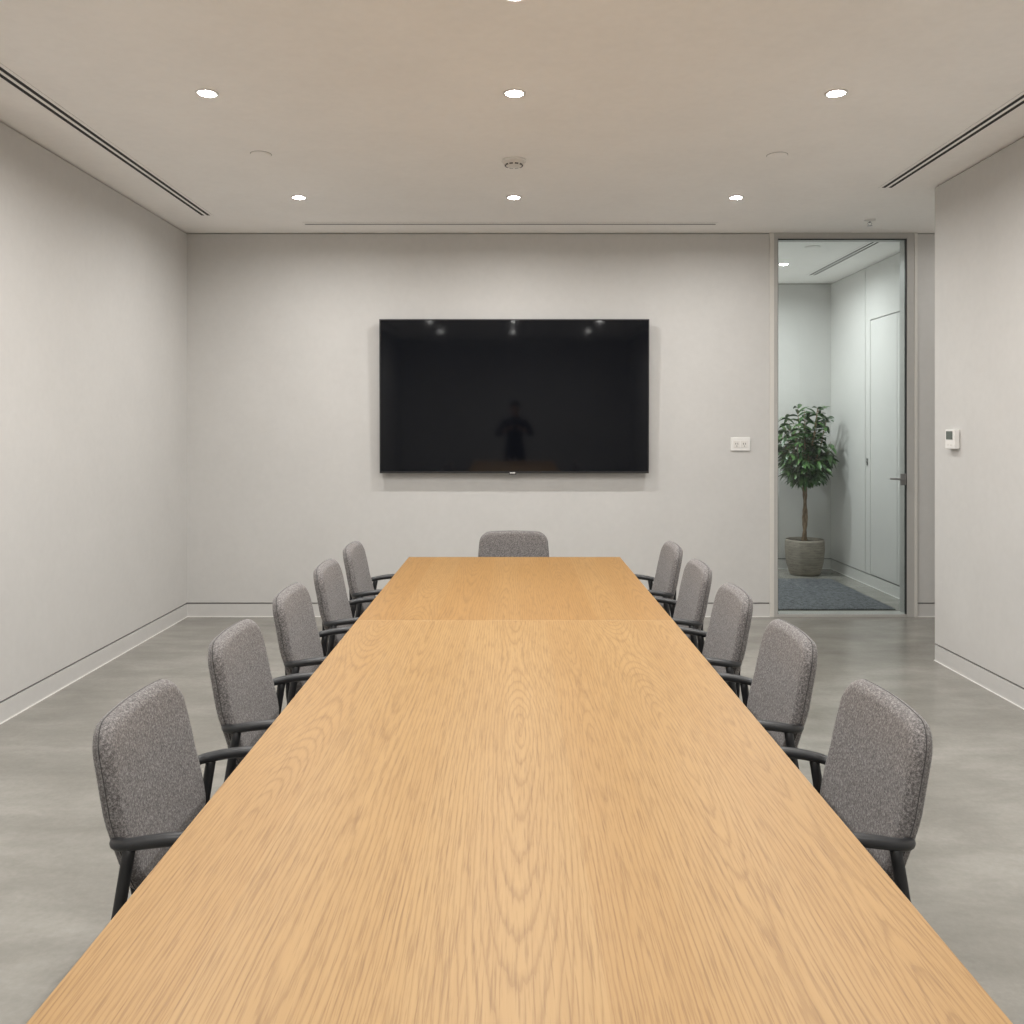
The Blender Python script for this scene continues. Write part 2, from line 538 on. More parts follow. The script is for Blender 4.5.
linear_diffuser('double-slot air diffuser in the hall ceiling seen through the glass door', 2.91, 3.03, 7.2, 8.74, 'y', [(2.940, 2.958), (2.980, 2.998)])

def downlight(x, y, label, group, energy, warm=(1.0, 0.980, 0.950)):
    t = empty('downlight', (x, y, H), label=label, cat='ceiling light', group=group)
    obj('trim_ring', lathe(bmesh.new(), [(0.037, -0.0002), (0.051, -0.0002), (0.051, -0.003), (0.046, -0.006), (0.037, -0.004), (0.037, -0.0002)], seg=40), M_white, t, True)
    obj('lens', lathe(bmesh.new(), [(0, -0.011), (0.018, -0.0100), (0.029, -0.0065), (0.037, -0.003), (0.037, -0.001), (0, -0.001)], seg=40), M_lens, t)
    L = bpy.data.lights.new('downlight_lamp', 'AREA')
    L.shape = 'DISK'; L.size = 0.068; L.energy = energy; L.color = warm; L.spread = math.radians(168)
    lo = bpy.data.objects.new('downlight_lamp', L)
    lo.location = (0, 0, -0.0125); lo.parent = t
    COL.objects.link(lo)
    return t
E = 15.3
rowname = {5.82: ('nearest the screen wall'), 4.02: ('of the middle row'), 3.13: ('at the top edge of the photo')}
for y in (5.82, 4.02, 3.13):
    for x, s in ((-1.397, 'left-hand'), (0.006, 'centre'), (1.476, 'right-hand')):
        lab = 'round white recessed downlight, %s one of the row %s' % (s, {5.82: 'nearest the screen wall', 4.02: 'in front of the smoke detector', 3.13: 'overhead at the top edge of view'}[y])
        yy = y if y != 3.13 else (3.105 if abs(x) < 1 else 3.05)
        x = -1.415 if (y == 5.82 and x < -1) else x
        downlight(x, yy, lab, 'recessed ceiling downlights', E)
for y in (1.3, -1.4, -3.7):
    for x in (-1.415, 0.003, 1.472):
        downlight(x, y, 'round white recessed downlight behind the camera, reflected in the screen', 'recessed ceiling downlights behind the camera', E)
downlight(2.51, 8.16, 'round recessed downlight in the hall ceiling beyond the glass door', None, 19, (0.97, 0.99, 1.0))
downlight(1.60, 8.45, 'round recessed downlight in the hall ceiling hidden behind the screen wall', None, 27, (0.97, 0.99, 1.0))
downlight(3.55, 6.2, 'round recessed downlight in the side passage beyond the right wall', None, 3.5)

# cover plates, detector, sprinkler
def cover(x, y, label, r=0.056, group='round ceiling cover plates'):
    t = empty('ceiling_cover_plate', (x, y, H), label=label, cat='cover plate', group=group)
    obj('plate', lathe(bmesh.new(), [(0, -0.009), (r * 0.9, -0.009), (r, -0.006), (r, -0.0005)], seg=36), M_ceil, t, True)
    obj('shadow_ring', lathe(bmesh.new(), [(r * 0.99, -0.0002), (r * 1.05, -0.0002), (r * 1.05, -0.002), (r * 0.99, -0.002)], seg=36), M_gap2, t)
    return t
cover(-1.406, 4.91, 'small round flat white cover plate on the ceiling, left of the smoke detector')
cover(1.480, 4.93, 'small round flat white cover plate on the ceiling, right of the smoke detector')
t = cover(2.52, 7.40, 'small round flat cover plate on the hall ceiling seen through the glass', 0.06, None)

t = empty('smoke_detector', (0.005, 5.02, H), label='white domed smoke detector in the centre of the ceiling', cat='smoke detector')
obj('base_plate', lathe(bmesh.new(), [(0, -0.0005), (0.070, -0.0005), (0.070, -0.010), (0.064, -0.013), (0, -0.013)], seg=40), M_white, t, True)
o = obj('housing', lathe(bmesh.new(), [(0.061, -0.013), (0.058, -0.024), (0.045, -0.034), (0.022, -0.038), (0, -0.038)], seg=40), M_trim, t, True)
bm = bmesh.new()
for k in range(10):
    a = 2 * PI * k / 10
    m = Matrix.Rotation(a, 4, 'Z')
    b2 = nb(0.043, 0.052, -0.010, 0.010, -0.034, -0.028)
    for v in b2.verts: v.co = m @ v.co
    me = bpy.data.meshes.new('tmp'); b2.to_mesh(me); b2.free(); bm.from_mesh(me); bpy.data.meshes.remove(me)
obj('sensor_vents', bm, M_dark, t)

t = empty('sprinkler_head', (2.615, 6.45, H), label='small white ceiling sprinkler head in front of the glass door', cat='sprinkler')
obj('ceiling_rose', lathe(bmesh.new(), [(0, 0.0), (0.040, 0.0), (0.038, -0.005), (0.015, -0.012), (0, -0.012)], seg=32), M_white, t, True)
bm = lathe(bmesh.new(), [(0, -0.012), (0.008, -0.012), (0.008, -0.022), (0, -0.022)], seg=14)
for s in (-1, 1): tube(bm, smoothpath([(s * 0.008, 0, -0.018), (s * 0.014, 0, -0.028), (s * 0.003, 0, -0.042)], 4), 0.002, 8, up=(0, 1, 0))
obj('sprinkler_body', bm, M_steel, t, True)
obj('deflector', lathe(bmesh.new(), [(0, -0.042), (0.018, -0.042), (0.018, -0.0445), (0, -0.0445)], seg=20), M_steel, t)

# ------------------------------------------------------------------ television
TVY = YF - 0.10
t = empty('television', (0.010, YF, 1.720), label='large black wall-mounted flat television, switched off, above the head of the table', cat='television')
tilt = math.radians(1.08)
def tl(bm):
    for v in bm.verts:
        y, z = v.co.y, v.co.z
        v.co.y = y - math.sin(tilt) * z
    return bm
W2, H2 = 1.040, 0.594
yf = -0.088
obj('casing', tl(nb(-W2, W2, yf + 0.003, yf + 0.040, -H2, H2, 0.002)), M_tvbody, t)
bm = nb(-W2, -W2 + 0.009, yf, yf + 0.004, -H2, H2, 0.0008)
box(bm, W2 - 0.009, W2, yf, yf + 0.004, -H2, H2, 0.0008)
box(bm, -W2, W2, yf, yf + 0.004, H2 - 0.009, H2, 0.0008)
box(bm, -W2, W2, yf - 0.001, yf + 0.004, -H2, -H2 + 0.014, 0.0008)
obj('bezel', tl(bm), M_tvbody, t)
obj('screen', tl(nb(-W2 + 0.009, W2 - 0.009, yf + 0.0015, yf + 0.0035, -H2 + 0.014, H2 - 0.009)), M_screen, t)
bm = nb(-0.040, 0.016, yf - 0.003, yf + 0.002, -H2 - 0.010, -H2 + 0.010, 0.001)
lg = obj('badge', tl(bm), M_tvbody, t)
lg['label'] = 'small badge tab under the screen'
# tiny bright maker's mark, too small to be read in the photo
bm = bmesh.new()
x = -0.034
for wdt in (0.009, 0.008, 0.010, 0.008):
    box(bm, x, x + wdt, yf - 0.0045, yf - 0.003, -H2 - 0.002, -H2 + 0.007)
    x += wdt + 0.002
obj('badge_lettering', tl(bm), M_white, lg)
bm = nb(-0.35, 0.35, -0.055, 0.0, -0.22, 0.22, 0.004)
obj('wall_mount', bm, M_black, t)

# ------------------------------------------------------------------ wall plate and thermostat
t = empty('wall_socket', (1.775, YF, 1.350), label='white twin socket plate on the far wall between screen and glass door', cat='socket')
obj('cover_plate', nb(-0.076, 0.076, -0.012, -0.0005, -0.052, 0.052, 0.004), M_white, t)
for cxs in (-0.030, 0.030):
    s = obj('socket_insert', nb(cxs - 0.026, cxs + 0.026, -0.0145, -0.011, -0.028, 0.028, 0.002), M_trim, t)
    bm = nb(cxs - 0.010, cxs - 0.006, -0.0152, -0.0140, -0.004, 0.010)
    box(bm, cxs + 0.006, cxs + 0.010, -0.0152, -0.0140, -0.004, 0.010)
    box(bm, cxs - 0.003, cxs + 0.003, -0.0152, -0.0140, -0.018, -0.012)
    obj('pin_holes', bm, M_dark, s)

t = empty('thermostat', (XR, 5.31, 1.405), label='small white thermostat with grey display on the right wall', cat='thermostat')
obj('housing', nb(-0.036, -0.003, -0.056, 0.056, -0.058, 0.058, 0.004), M_white, t)
obj('mounting_plate', nb(-0.004, 0.0, -0.050, 0.050, -0.052, 0.052), M_trim, t)
obj('display', nb(-0.0385, -0.0355, -0.036, 0.040, -0.002, 0.048, 0.001), M_display, t)
bm = nb(-0.0380, -0.0355, -0.026, -0.010, -0.040, -0.028, 0.001)
box(bm, -0.0380, -0.0355, 0.010, 0.026, -0.040, -0.028, 0.001)
obj('button', bm, M_trim, t)

# ------------------------------------------------------------------ table
TX, TY0, TY1, YS, TZ = 0.008, 0.15, 4.99, 3.32, 0.74
TH = 0.60
table = empty('conference_table', (TX, (TY0 + TY1) / 2, 0), label='long light oak conference table with veneer strips and a cross seam near its far end', cat='table')
cyt = table.location.y
def top_section(name, y0, y1, bounds, seed0, centers=None, tns=None):
    bm = bmesh.new()
    seeds = []; cens = []
    zt, zb = TZ, TZ - 0.038
    e = 0.002
    xs = [-TH] + bounds + [TH]
    vt = []
    for x in xs:
        xx = x + (e if x == -TH else (-e if x == TH else 0))
        vt.append((bm.verts.new((xx, y0 + 0.0006, zt)), bm.verts.new((xx, y1 - 0.0006, zt))))
    for i in range(len(xs) - 1):
        bm.faces.new((vt[i][0], vt[i + 1][0], vt[i + 1][1], vt[i][1]))
        j_ = {2: 3, 3: 2}.get(i, i)
        seeds.append((seed0 * 3.7 + j_ * 1.618) % 5.0 + 0.1)
        c = (xs[i] + xs[i + 1]) / 2
        if centers and centers[i] is not None: c = centers[i]
        cens.append(c)
    cl = list(cens)
    # rim: small chamfer, sides, underside
    n = len(xs)
    loop = [vt[i][0] for i in range(n)] + [vt[i][1] for i in reversed(range(n))]
    def drop(v, dz, out):
        x = v.co.x; y = v.co.y
        if out:
            if abs(x) > TH - 0.01: x = math.copysign(TH, x)
        return bm.verts.new((x, y, v.co.z - dz))
    l2 = [drop(v, e, True) for v in loop]
    l3 = [bm.verts.new((v.co.x, v.co.y, zb)) for v in l2]
    m = len(loop)
    ns = 0
    def seg_of(i):
        k = i if i < n - 1 else (n - 2 if i < n else max(0, 2 * n - 2 - i))
        return min(max(k, 0), n - 2)
    for A, B in ((loop, l2), (l2, l3)):
        for i in range(m):
            bm.faces.new((A[i], A[(i + 1) % m], B[(i + 1) % m], B[i]))
            s = seg_of(i); seeds.append(seeds[s]); cens.append(cens[s])
    bm.faces.new(l3); seeds.append(seeds[0]); cens.append(cens[0])
    me = bpy.data.meshes.new(name)
    bmesh.ops.recalc_face_normals(bm, faces=bm.faces)
    bm.to_mesh(me); bm.free()
    me.materials.append(M_oak)
    a = me.attributes.new('strip_seed', 'FLOAT', 'FACE'); a.data.foreach_set('value', seeds)
    b = me.attributes.new('strip_center', 'FLOAT', 'FACE'); b.data.foreach_set('value', cens)
    tl_ = [tns[cl.index(c_)] for c_ in cens]
    b = me.attributes.new('strip_tone', 'FLOAT', 'FACE'); b.data.foreach_set('value', tl_)
    o = bpy.data.objects.new(name, me); COL.objects.link(o); o.parent = table
    return o
a = top_section('tabletop_panel', TY0 - cyt, YS - cyt, [-0.43, -0.165, 0.112, 0.24, 0.44], 1.0, [-0.50, -0.31, 0.010, 0.175, 0.37, 0.53], [0.40, 0.15, 0.0, 0.34, 0.18, 0.38])
b = top_section('tabletop_panel', YS - cyt, TY1 - cyt, [-0.45, -0.30, -0.11, 0.02, 0.13, 0.31, 0.45], 2.3, None, [1.0, 0.70, 0.95, 0.75, 0.9, 1.0, 0.72, 0.95])
obj('joint_strip', nb(-TH + 0.003, TH - 0.003, YS - cyt - 0.002, YS - cyt + 0.002, TZ - 0.004, TZ + 0.0004), M_joint, table)
b['label'] = 'short far section of the oak top, beyond the cross seam'
a['label'] = 'long near section of the oak top'
for py in (0.95, 2.55, 4.15):
    y = py - cyt
    bm = nb(-0.16, 0.16, y - 0.05, y + 0.05, 0.02, TZ - 0.075, 0.004)
    p = obj('pedestal', bm, M_black, table)
    obj('foot_plate', nb(-0.24, 0.24, y - 0.18, y + 0.18, 0.0, 0.02, 0.004), M_black, p)
bm = nb(-0.20, -0.15, TY0 + 0.25 - cyt, TY1 - 0.4 - cyt, TZ - 0.075, TZ - 0.0385)
box(bm, 0.15, 0.20, TY0 + 0.25 - cyt, TY1 - 0.4 - cyt, TZ - 0.075, TZ - 0.0385)
for py in (0.95, 2.55, 4.15): box(bm, -0.15, 0.15, py - 0.05 - cyt, py + 0.05 - cyt, TZ - 0.075, TZ - 0.0385)
obj('under_frame', bm, M_black, table)

# ------------------------------------------------------------------ chair (local: +y forward to the table, x sideways, origin on floor under the back)
def sgnpow(c, p): return math.copysign(abs(c) ** p, c)

def pad(N, hx, hz, T, er, expo, place, groove=True, top_taper=None):
    """Upholstered pad. outline superellipse hx*hz, thickness T along +w; place(a,b,w)->Vector."""
    bm = bmesh.new()
    rings = []
    # profile: (scale-in from outline in metres, or relative scale), w
    prof = []
    for s in (0.0, 0.25, 0.5, 0.72, 0.88): prof.append(('s', s, 0.0, 1))
    K = 5
    for k in range(K + 1):
        a = PI / 2 * k / K
        prof.append(('e', er * (1 - math.sin(a)), er * (1 - math.cos(a)), 0))
    if groove:
        prof += [('e', 0.0, T * 0.42, 0), ('e', 0.0025, T * 0.45, 0), ('e', 0.0, T * 0.48, 0)]
    for k in range(K + 1):
        a = PI / 2 * (1 - k / K)
        prof.append(('e', er * (1 - math.sin(a)), T - er * (1 - math.cos(a)), 0))
    for s in (0.88, 0.72, 0.5, 0.25, 0.0): prof.append(('s', s, T, 1))
    for kind, v, w, _ in prof:
        if kind == 's':
            f = v
            crown = 0.007 * (1 - v ** 2.2) * (1 if w > 0 else -0.3)
            ax, az = (hx - er) * f, (hz - er) * f
            ww = w + crown
        else:
            ax, az = hx - v, hz - v
            ww = w
        if kind == 's' and v == 0.0:
            rings.append([bm.verts.new(place(0, 0, ww))])
            continue
        ring = []
        for k in range(N):
            t_ = 2 * PI * k / N
            p = 2.0 / abs(expo)
            if expo > 0:
                a = sgnpow(math.cos(t_), p) * ax
                b = sgnpow(math.sin(t_), p) * az
            else:
                a, b = rrect(k, N, ax, az, -expo * min(ax / hx, 1), kind)
            ring.append(bm.verts.new(place(a, b, ww)))
        rings.append(ring)
    for A, B in zip(rings[:-1], rings[1:]):
        for k in range(N):
            k2 = (k + 1) % N
            if len(A) == 1: bm.faces.new((A[0], B[k2], B[k]))
            elif len(B) == 1: bm.faces.new((A[k], A[k2], B[0]))
            else: bm.faces.new((A[k], A[k2], B[k2], B[k]))
    return bm

def rrect(k, N, ax, az, rad, kind=None):
    # rounded rectangle with slightly bowed sides, N samples, corners get a third of them
    rad = min(rad, ax * 0.98, az * 0.98)
    q = N // 4
    c = k // q; j = k % q
    nc = q // 2                       # samples on the corner
    cx_, cz_ = ax - rad, az - rad
    sx = (1, -1, -1, 1)[c % 4]; sz = (1, 1, -1, -1)[c % 4]
    st = (0, PI / 2, PI, 3 * PI / 2)[c % 4]
    if j < nc:
        a = st + (PI / 2) * j / (nc - 1) if nc > 1 else st
        return sx * cx_ + rad * math.cos(a), sz * cz_ + rad * math.sin(a)
    f = (j - nc + 1) / (q - nc + 1)
    e = st + PI / 2
    p0 = (sx * cx_ + rad * math.cos(e), sz * cz_ + rad * math.sin(e))
    c2 = (c + 1) % 4
    sx2 = (1, -1, -1, 1)[c2]; sz2 = (1, 1, -1, -1)[c2]
    p1 = (sx2 * cx_ + rad * math.cos(e), sz2 * cz_ + rad * math.sin(e))
    return p0[0] + (p1[0] - p0[0]) * f, p0[1] + (p1[1] - p0[1]) * f

BZ0, BZ1 = 0.508, 0.870
BT = 0.045
def back_place(a, b, w):
    zc, hz = (BZ0 + BZ1) / 2, (BZ1 - BZ0) / 2
    q = b / hz                      # -1..1
    a2 = a * (1.0 - 0.07 * max(0, q) ** 1.7 - 0.17 * max(0, -q) ** 2.0)
    z = zc + b
    # recline with a gentle lumbar bow
    lean = 0.026 - 0.050 * max(0, (z - 0.56) / 0.30) ** 1.3 + 0.026 * max(0, (0.68 - z) / 0.17)
    y = 0.0 + lean + 0.012 + 0.30 * a2 * a2 + w * (1.0 + 0.0 * q)
    z -= 0.009 * (abs(a) / 0.215) ** 2 * max(0, q)
    return Vector((a2, y - 0.012, z))
SZ = 0.465
def seat_place(a, b, w):
    yc = 0.285
    q = b / 0.235
    fr = max(0, q)
    z = SZ - 0.075 + w - 0.018 * fr ** 3 - 0.006 * (1 - (a / 0.235) ** 2) * (1 if w > 0.03 else 0)
    return Vector((a * (1 - 0.05 * max(0, -q)), yc + b, z))

def make_chair():
    t = empty('conference_chair')
    bk = obj('backrest', pad(72, 0.211, (BZ1 - BZ0) / 2, BT, 0.022, -0.058, back_place), M_fab, t, True)
    # seam thread around the side of the pad
    bm = bmesh.new()
    N = 72; pts = []
    for k in range(N + 1):
        a_ = 2 * PI * k / N; p = 2 / 4.6
        aa, bb = rrect(k % N, N, 0.211, (BZ1 - BZ0) / 2, 0.058); pts.append(back_place(aa * 0.995, bb * 0.995, BT * 0.45))
    tube(bm, pts, 0.0016, 6, up=(0, 1, 0))
    obj('seam', bm, M_seam, bk, True)
    st = obj('seat', pad(64, 0.238, 0.235, 0.075, 0.024, 5.0, seat_place), M_fab, t, True)
    # underside pan
    bm = nb(-0.17, 0.17, 0.09, 0.47, SZ - 0.098, SZ - 0.078, 0.006)
    obj('seat_pan', bm, M_black, t, True); sharp(t.children[-1])
    for s in (-1, 1):
        bm = bmesh.new()
        pts = smoothpath([(s * 0.165, 0.048, 0.640), (s * 0.198, 0.052, 0.641), (s * 0.220, 0.064, 0.643), (s * 0.231, 0.090, 0.648), (s * 0.234, 0.140, 0.656),
                          (s * 0.234, 0.20, 0.661), (s * 0.234, 0.32, 0.661), (s * 0.233, 0.40, 0.656), (s * 0.232, 0.425, 0.649)], 6)
        n = len(pts)
        rs = [min(0.0125, 0.009 + 0.0005 * i) + 0.0025 * math.sin(PI * min(1, max(0, (i / n - 0.2) / 0.8))) for i in range(n)]
        tube(bm, pts, rs, 14, sx=1.12, sz=0.86)
        obj('armrest', bm, M_black, t, True)
        # rear leg: from the arm to the floor, splayed back
        bm = bmesh.new()
        tube(bm, smoothpath([(s * 0.233, 0.092, 0.645), (s * 0.236, 0.052, 0.40), (s * 0.242, -0.014, 0.014)], 8), [0.0125] * 17, 12, sx=0.85, sz=1.0, up=(0, 1, 0))
        lg = obj('leg', bm, M_black, t, True)
        obj('glide', lathe(bmesh.new(), [(0, 0.0), (0.016, 0.0), (0.016, 0.012), (0.010, 0.016), (0, 0.016)], s * 0.242, -0.014, 16), M_slot, lg, True)
        bm = bmesh.new()
        tube(bm, smoothpath([(s * 0.233, 0.405, 0.650), (s * 0.238, 0.420, 0.40), (s * 0.242, 0.455, 0.014)], 8), [0.0115] * 17, 12, up=(0, 1, 0))
        lg = obj('leg', bm, M_black, t, True)
        obj('glide', lathe(bmesh.new(), [(0, 0.0), (0.016, 0.0), (0.016, 0.012), (0.010, 0.016), (0, 0.016)], s * 0.242, 0.455, 16), M_slot, lg, True)
    # cross rails that carry the seat
    bm = bmesh.new()
    for y in (0.14, 0.40):
        yy = 0.060 if y < 0.3 else 0.42
        tube(bm, [(-0.238, yy, SZ - 0.088), (-0.17, y, SZ - 0.09), (0.17, y, SZ - 0.09), (0.238, yy, SZ - 0.088)], 0.010, 10)
    obj('seat_frame', bm, M_black, t, True)
    # spine bar joining back to seat
    bm = bmesh.new()
    tube(bm, smoothpath([(0, 0.000, 0.66), (0, 0.004, 0.55), (0, 0.012, 0.44), (0, 0.05, 0.392), (0, 0.16, 0.375)], 6), 0.013, 10, sx=2.6, sz=0.7, up=(0, 1, 0.2))
    obj('back_support', bm, M_black, t, True)
    bm = bmesh.new()
    tube(bm, [(-0.17, 0.048, 0.640), (-0.10, 0.026, 0.640), (0.10, 0.026, 0.640), (0.17, 0.048, 0.640)], 0.010, 10)
    obj('back_rail', bm, M_black, t, True)
    return t

XC = 0.832
cy = [1.955, 2.625, 3.285, 3.925, 4.575]
order = ['nearest the camera', 'second from the camera', 'third from the camera', 'fourth from the camera', 'farthest from the camera']
ch = make_chair()
first = True
for s, sn in ((-1, 'left'), (1, 'right')):
    for i, y in enumerate(cy):
        c = ch if first else copy_tree(ch)
        first = False
        c.location = (0.0 + s * XC - (0.010 if s < 0 else -0.008), y, 0)
        c.rotation_euler = (0, 0, -PI / 2 if s < 0 else PI / 2)
        tag(c, 'grey fabric armchair %s along the %s side of the table' % (order[i], sn), 'chair', 'grey armchairs around the table')
c = copy_tree(ch)
c.scale = (1, 1, 0.988)
c.location = (0.004, 5.25, 0); c.rotation_euler = (0, 0, PI)
tag(c, 'grey fabric armchair alone at the far head of the table, facing the camera', 'chair', 'grey armchairs around the table')

# ------------------------------------------------------------------ hall: mat and potted tree
MT = (1.95, 3.105, 7.14, 8.60)
o = obj('floor_mat', nb(MT[0], MT[1], MT[2], MT[3], 0.0005, 0.009, 0.003), M_carpet)
tag(o, 'slate grey carpet mat on the hall floor just behind the glass door', 'mat')

PX, PY = 2.95, 8.90
pot = empty('potted_tree', (PX, PY, 0), label='leafy green indoor tree in a round grey-brown ribbed pot behind the glass door', cat='potted plant')
prof = [(0, 0.0), (0.135, 0.0), (0.150, 0.008), (0.168, 0.05), (0.186, 0.12), (0.196, 0.20), (0.200, 0.28), (0.1975, 0.345), (0.193, 0.365), (0.186, 0.368), (0.180, 0.362), (0.184, 0.31), (0.180, 0.25), (0, 0.25)]
obj('pot', lathe(bmesh.new(), [(r * 0.965, z * 0.975) for r, z in prof], seg=64), M_pot, pot, True)
bm = lathe(bmesh.new(), [(0.172, 0.320), (0.12, 0.332), (0.05, 0.336), (0, 0.338)], seg=32)
obj('soil', bm, M_soil, pot, True)
bm = bmesh.new()
# two twisted stems
for ph in (0, PI):
    pts = []; rr = []
    for i in range(26):
        f = i / 25; z = 0.33 + f * 0.62
        r = 0.013 * (1 - 0.3 * f)
        pts.append((math.cos(ph + f * 7) * r - 0.004 + 0.008 * math.sin(f * 3), math.sin(ph + f * 7) * r, z)); rr.append(0.0175 - 0.004 * f + 0.002 * math.sin(i * 2.1))
    tube(bm, pts, rr, 10)
# branches into the crown
random.seed(11)
crown_c = Vector((0.0, -0.02, 1.315))
tips = []
for k in range(56):
    th = random.uniform(0, 2 * PI); up_ = random.uniform(-0.95, 1.0)
    d = Vector((math.cos(th) * math.sqrt(1 - min(1, abs(up_)) ** 2 * 0.8), math.sin(th) * math.sqrt(1 - min(1, abs(up_)) ** 2 * 0.8), up_))
    tip = crown_c + Vector((d.x * 0.265, d.y * 0.20, d.z * 0.365))
    base = Vector((0, 0, random.uniform(0.90, 1.10)))
    mid = (base + tip) / 2 + Vector((0, 0, -0.03)) + Vector((d.x, d.y, 0)) * 0.03
    pts = smoothpath([base, mid, tip], 5)
    tube(bm, pts, [0.006 - 0.004 * i / (len(pts) - 1) for i in range(len(pts))], 6)
    tips.append((pts, d))
tube(bm, [(0, 0, 0.9), (0.006, 0, 1.1), (0, 0, 1.35)], [0.012, 0.009, 0.005], 8)
obj('trunk', bm, M_bark, pot, True)
# foliage: one mesh of folded, arched leaves
bm = bmesh.new(); tones = []
def leaf(base, d, L, W, droop, tone):
    d = d.normalized()
    side = d.cross(Vector((0, 0, 1)))
    if side.length < 0.1: side = Vector((1, 0, 0))
    side.normalize()
    side = (Matrix.Rotation(random.uniform(-0.9, 0.9), 3, d) @ side).normalized()
    nrm = side.cross(d)
    if nrm.z < 0: nrm = -nrm
    rows = []
    n = 6
    p = base.copy(); dd = d.copy()
    for i in range(n + 1):
        f = i / n
        w = W * math.sin(PI * min(1, f * 0.93 + 0.05)) ** 0.8 * (1 - 0.25 * f)
        if i == n: w = 0.0015
        m = bm.verts.new(p)
        l = bm.verts.new(p + side * w + nrm * w * 0.28)
        r = bm.verts.new(p - side * w + nrm * w * 0.28)
        rows.append((l, m, r))
        dd = (dd + Vector((0, 0, -droop))).normalized()
        p = p + dd * (L / n)
    for a_, b_ in zip(rows[:-1], rows[1:]):
        bm.faces.new((a_[0], a_[1], b_[1], b_[0])); bm.faces.new((a_[1], a_[2], b_[2], b_[1]))
        tones.extend([tone, tone])
random.seed(5)
for pts, d in tips:
    n = len(pts)
    for k in range(17):
        j = random.choice(range(max(1, n // 3), n))
        b0 = Vector(pts[j])
        th = random.uniform(0, 2 * PI)
        dd = Vector((d.x, d.y, d.z * 0.5 + 0.15)) * 0.8 + Vector((math.cos(th), math.sin(th), random.uniform(-0.5, 0.7)))
        leaf(b0, dd, random.uniform(0.10, 0.165), random.uniform(0.017, 0.027), random.uniform(0.08, 0.24), random.random() ** 1.6)
for v in bm.verts:
    if v.co.x > 0.27: v.co.x = 0.27 + (v.co.x - 0.27) * 0.5
    if v.co.y > 0.16: v.co.y = 0.16 + (v.co.y - 0.16) * 0.4
me = bpy.data.meshes.new('foliage'); bm.to_mesh(me); bm.free(); me.materials.append(M_leaf)
at = me.attributes.new('leaf_tone', 'FLOAT', 'FACE'); at.data.foreach_set('value', tones)
for p in me.polygons: p.use_smooth = True
fo = bpy.data.objects.new('foliage', me); COL.objects.link(fo); fo.parent = pot

# ------------------------------------------------------------------ photographer behind the camera (shows as the dark reflection in the screen)
per = empty('person', (0.03, -0.42, 0), label='person in dark clothing standing behind the near end of the table, arms raised', cat='person')
def skin_body():
    J = {}
    verts = []; edges = []; rad = []
    def V(n, co, r, par=None):
        J[n] = len(verts); verts.append(co); rad.append(r if isinstance(r, tuple) else (r, r))
        if par is not None: edges.append((J[par], J[n]))
    V('pelvis', (0, -0.02, 0.94), (0.15, 0.11))
    V('waist', (0, -0.02, 1.08), (0.135, 0.10), 'pelvis')
    V('chest', (0, -0.03, 1.26), (0.155, 0.115), 'waist')
    V('upchest', (0, -0.035, 1.38), (0.13, 0.095), 'chest')
    V('neck', (0, -0.02, 1.47), (0.056, 0.058), 'upchest')
    V('head1', (0, 0.0, 1.55), (0.062, 0.075), 'neck')
    V('head2', (0, 0.005, 1.63), (0.078, 0.095), 'head1')
    V('head3', (0, 0.0, 1.70), (0.066, 0.080), 'head2')
    for s, n in ((-1, 'l'), (1, 'r')):
        V('sh' + n, (s * 0.17, -0.03, 1.39), 0.062, 'upchest')
        V('el' + n, (s * 0.30, 0.03, 1.17), 0.044, 'sh' + n)
        V('wr' + n, (s * 0.13, 0.20, 1.27), 0.027, 'el' + n)
        V('hip' + n, (s * 0.095, -0.02, 0.88), 0.095, 'pelvis')
        V('kn' + n, (s * 0.115, 0.0, 0.50), 0.058, 'hip' + n)
        V('an' + n, (s * 0.12, -0.03, 0.10), 0.040, 'kn' + n)
        V('toe' + n, (s * 0.135, 0.13, 0.045), (0.036, 0.028), 'an' + n)
    me = bpy.data.meshes.new('body')
    me.from_pydata(verts, edges, [])
    o = bpy.data.objects.new('body', me); COL.objects.link(o)
    m = o.modifiers.new('skin', 'SKIN')
    for i, r in enumerate(rad):
        me.skin_vertices[0].data[i].radius = r
    me.skin_vertices[0].data[0].use_root = True
    o.modifiers.new('sub', 'SUBSURF').levels = 2
    dg = bpy.context.evaluated_depsgraph_get()
    me2 = bpy.data.meshes.new_from_object(o.evaluated_get(dg))
    bpy.data.objects.remove(o)
    return me2
me = skin_body()
for m_ in (M_cloth, M_trouser, M_skin, M_shoe): me.materials.append(m_)
for p in me.polygons:
    p.use_smooth = True
    c = p.center
    if c.z > 1.49 or (c.y > 0.165 and c.z > 1.15): k = 2
    elif c.z < 0.09: k = 3
    elif c.z < 0.92: k = 1
    else: k = 0
    p.material_index = k
bd = bpy.data.objects.new('body', me); COL.objects.link(bd); bd.parent = per
# hair cap, nose, ears, eyes
bm = bmesh.new()
bmesh.ops.create_uvsphere(bm, u_segments=24, v_segments=16, radius=1.0)
for v in list(bm.verts):
    if v.co.z < -0.15 and v.co.y > -0.2: bm.verts.remove(v)
for v in bm.verts: v.co = Vector((v.co.x * 0.088, -0.012 + v.co.y * 0.104 - (0.01 if v.co.z < 0 else 0), 1.665 + v.co.z * 0.095))
obj('hair', bm, M_hair, per, True)
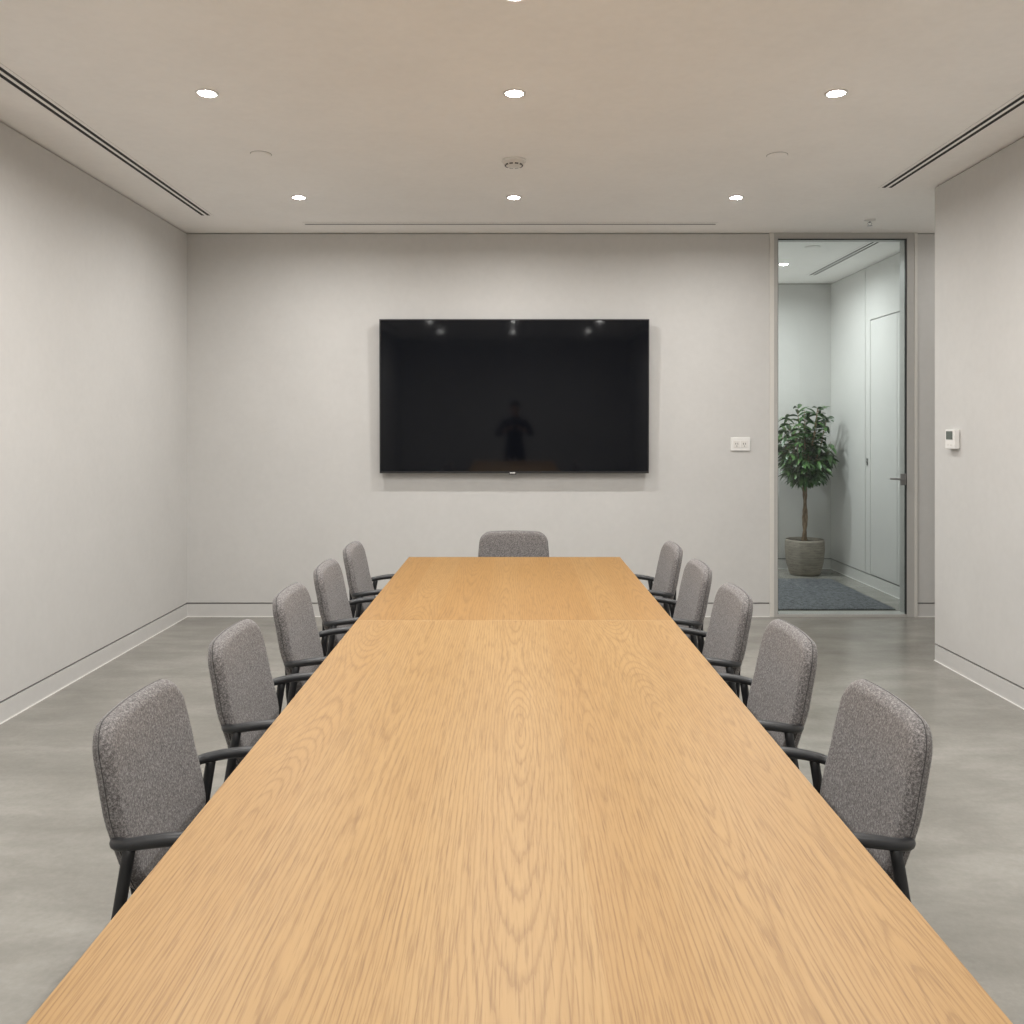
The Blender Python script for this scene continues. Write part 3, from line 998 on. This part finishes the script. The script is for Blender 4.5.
# fingers on each hand, closed on the camera body
for s in (-1, 1):
    bm = bmesh.new()
    w = Vector((s * 0.13, 0.20, 1.27))
    pc = w + Vector((-s * 0.05, 0.035, 0.025))
    tube(bm, smoothpath([w, w + (pc - w) * 0.5, pc], 4), [0.026, 0.028, 0.030, 0.033, 0.035, 0.036, 0.035, 0.034, 0.032], 10, sz=0.55)
    for f, (dz, L) in enumerate(((0.028, 0.060), (0.010, 0.068), (-0.008, 0.063), (-0.026, 0.050))):
        b0 = pc + Vector((0, 0, dz))
        tube(bm, smoothpath([b0, b0 + Vector((-s * 0.012, L * 0.45, 0.002)), b0 + Vector((-s * 0.034, L * 0.62, -0.002))], 4), 0.0085, 8)
    tube(bm, smoothpath([pc + Vector((0, -0.012, 0.02)), pc + Vector((-s * 0.03, -0.022, 0.035)), pc + Vector((-s * 0.05, -0.02, 0.03))], 4), 0.0095, 8)
    obj('hand', bm, M_skin, per, True)
bm = bmesh.new()
tube(bm, [(0, 0.085, 1.645), (0, 0.103, 1.622), (0, 0.110, 1.605), (0, 0.092, 1.598)], [0.008, 0.011, 0.013, 0.008], 8, up=(1, 0, 0))
obj('nose', bm, M_skin, per, True)
bm = bmesh.new()
per.scale = (0.96, 0.96, 0.945)
for s in (-1, 1):
    r_ = bmesh.ops.create_uvsphere(bm, u_segments=12, v_segments=8, radius=1)
    for v in r_['verts']: v.co = Vector((s * 0.083 + v.co.x * 0.009, 0.0 + v.co.y * 0.018, 1.625 + v.co.z * 0.030))
obj('ear', bm, M_skin, per, True)

# ------------------------------------------------------------------ world, camera, view
w = bpy.data.worlds.new('world'); S.world = w; w.use_nodes = True
w.node_tree.nodes['Background'].inputs[0].default_value = (0.9, 0.93, 1, 1)
w.node_tree.nodes['Background'].inputs[1].default_value = 0.2

cam = bpy.data.cameras.new('camera')
cam.sensor_width = 36; cam.sensor_fit = 'HORIZONTAL'
cam.lens = 880.0 / 1024 * 36
cam.shift_x = -1.0 / 1024
cam.shift_y = -(512 - 430) / 1024.0
cam.clip_start = 0.02
co = bpy.data.objects.new('camera', cam); COL.objects.link(co)
co.location = (0, 0, 1.46); co.rotation_euler = (PI / 2, 0, 0)
S.camera = co
S.view_settings.view_transform = 'Standard'
S.view_settings.look = 'None'
S.view_settings.exposure = 0.0
S.cycles.use_denoising = True
S.cycles.max_bounces = 10
S.cycles.diffuse_bounces = 6
S.cycles.sample_clamp_indirect = 6
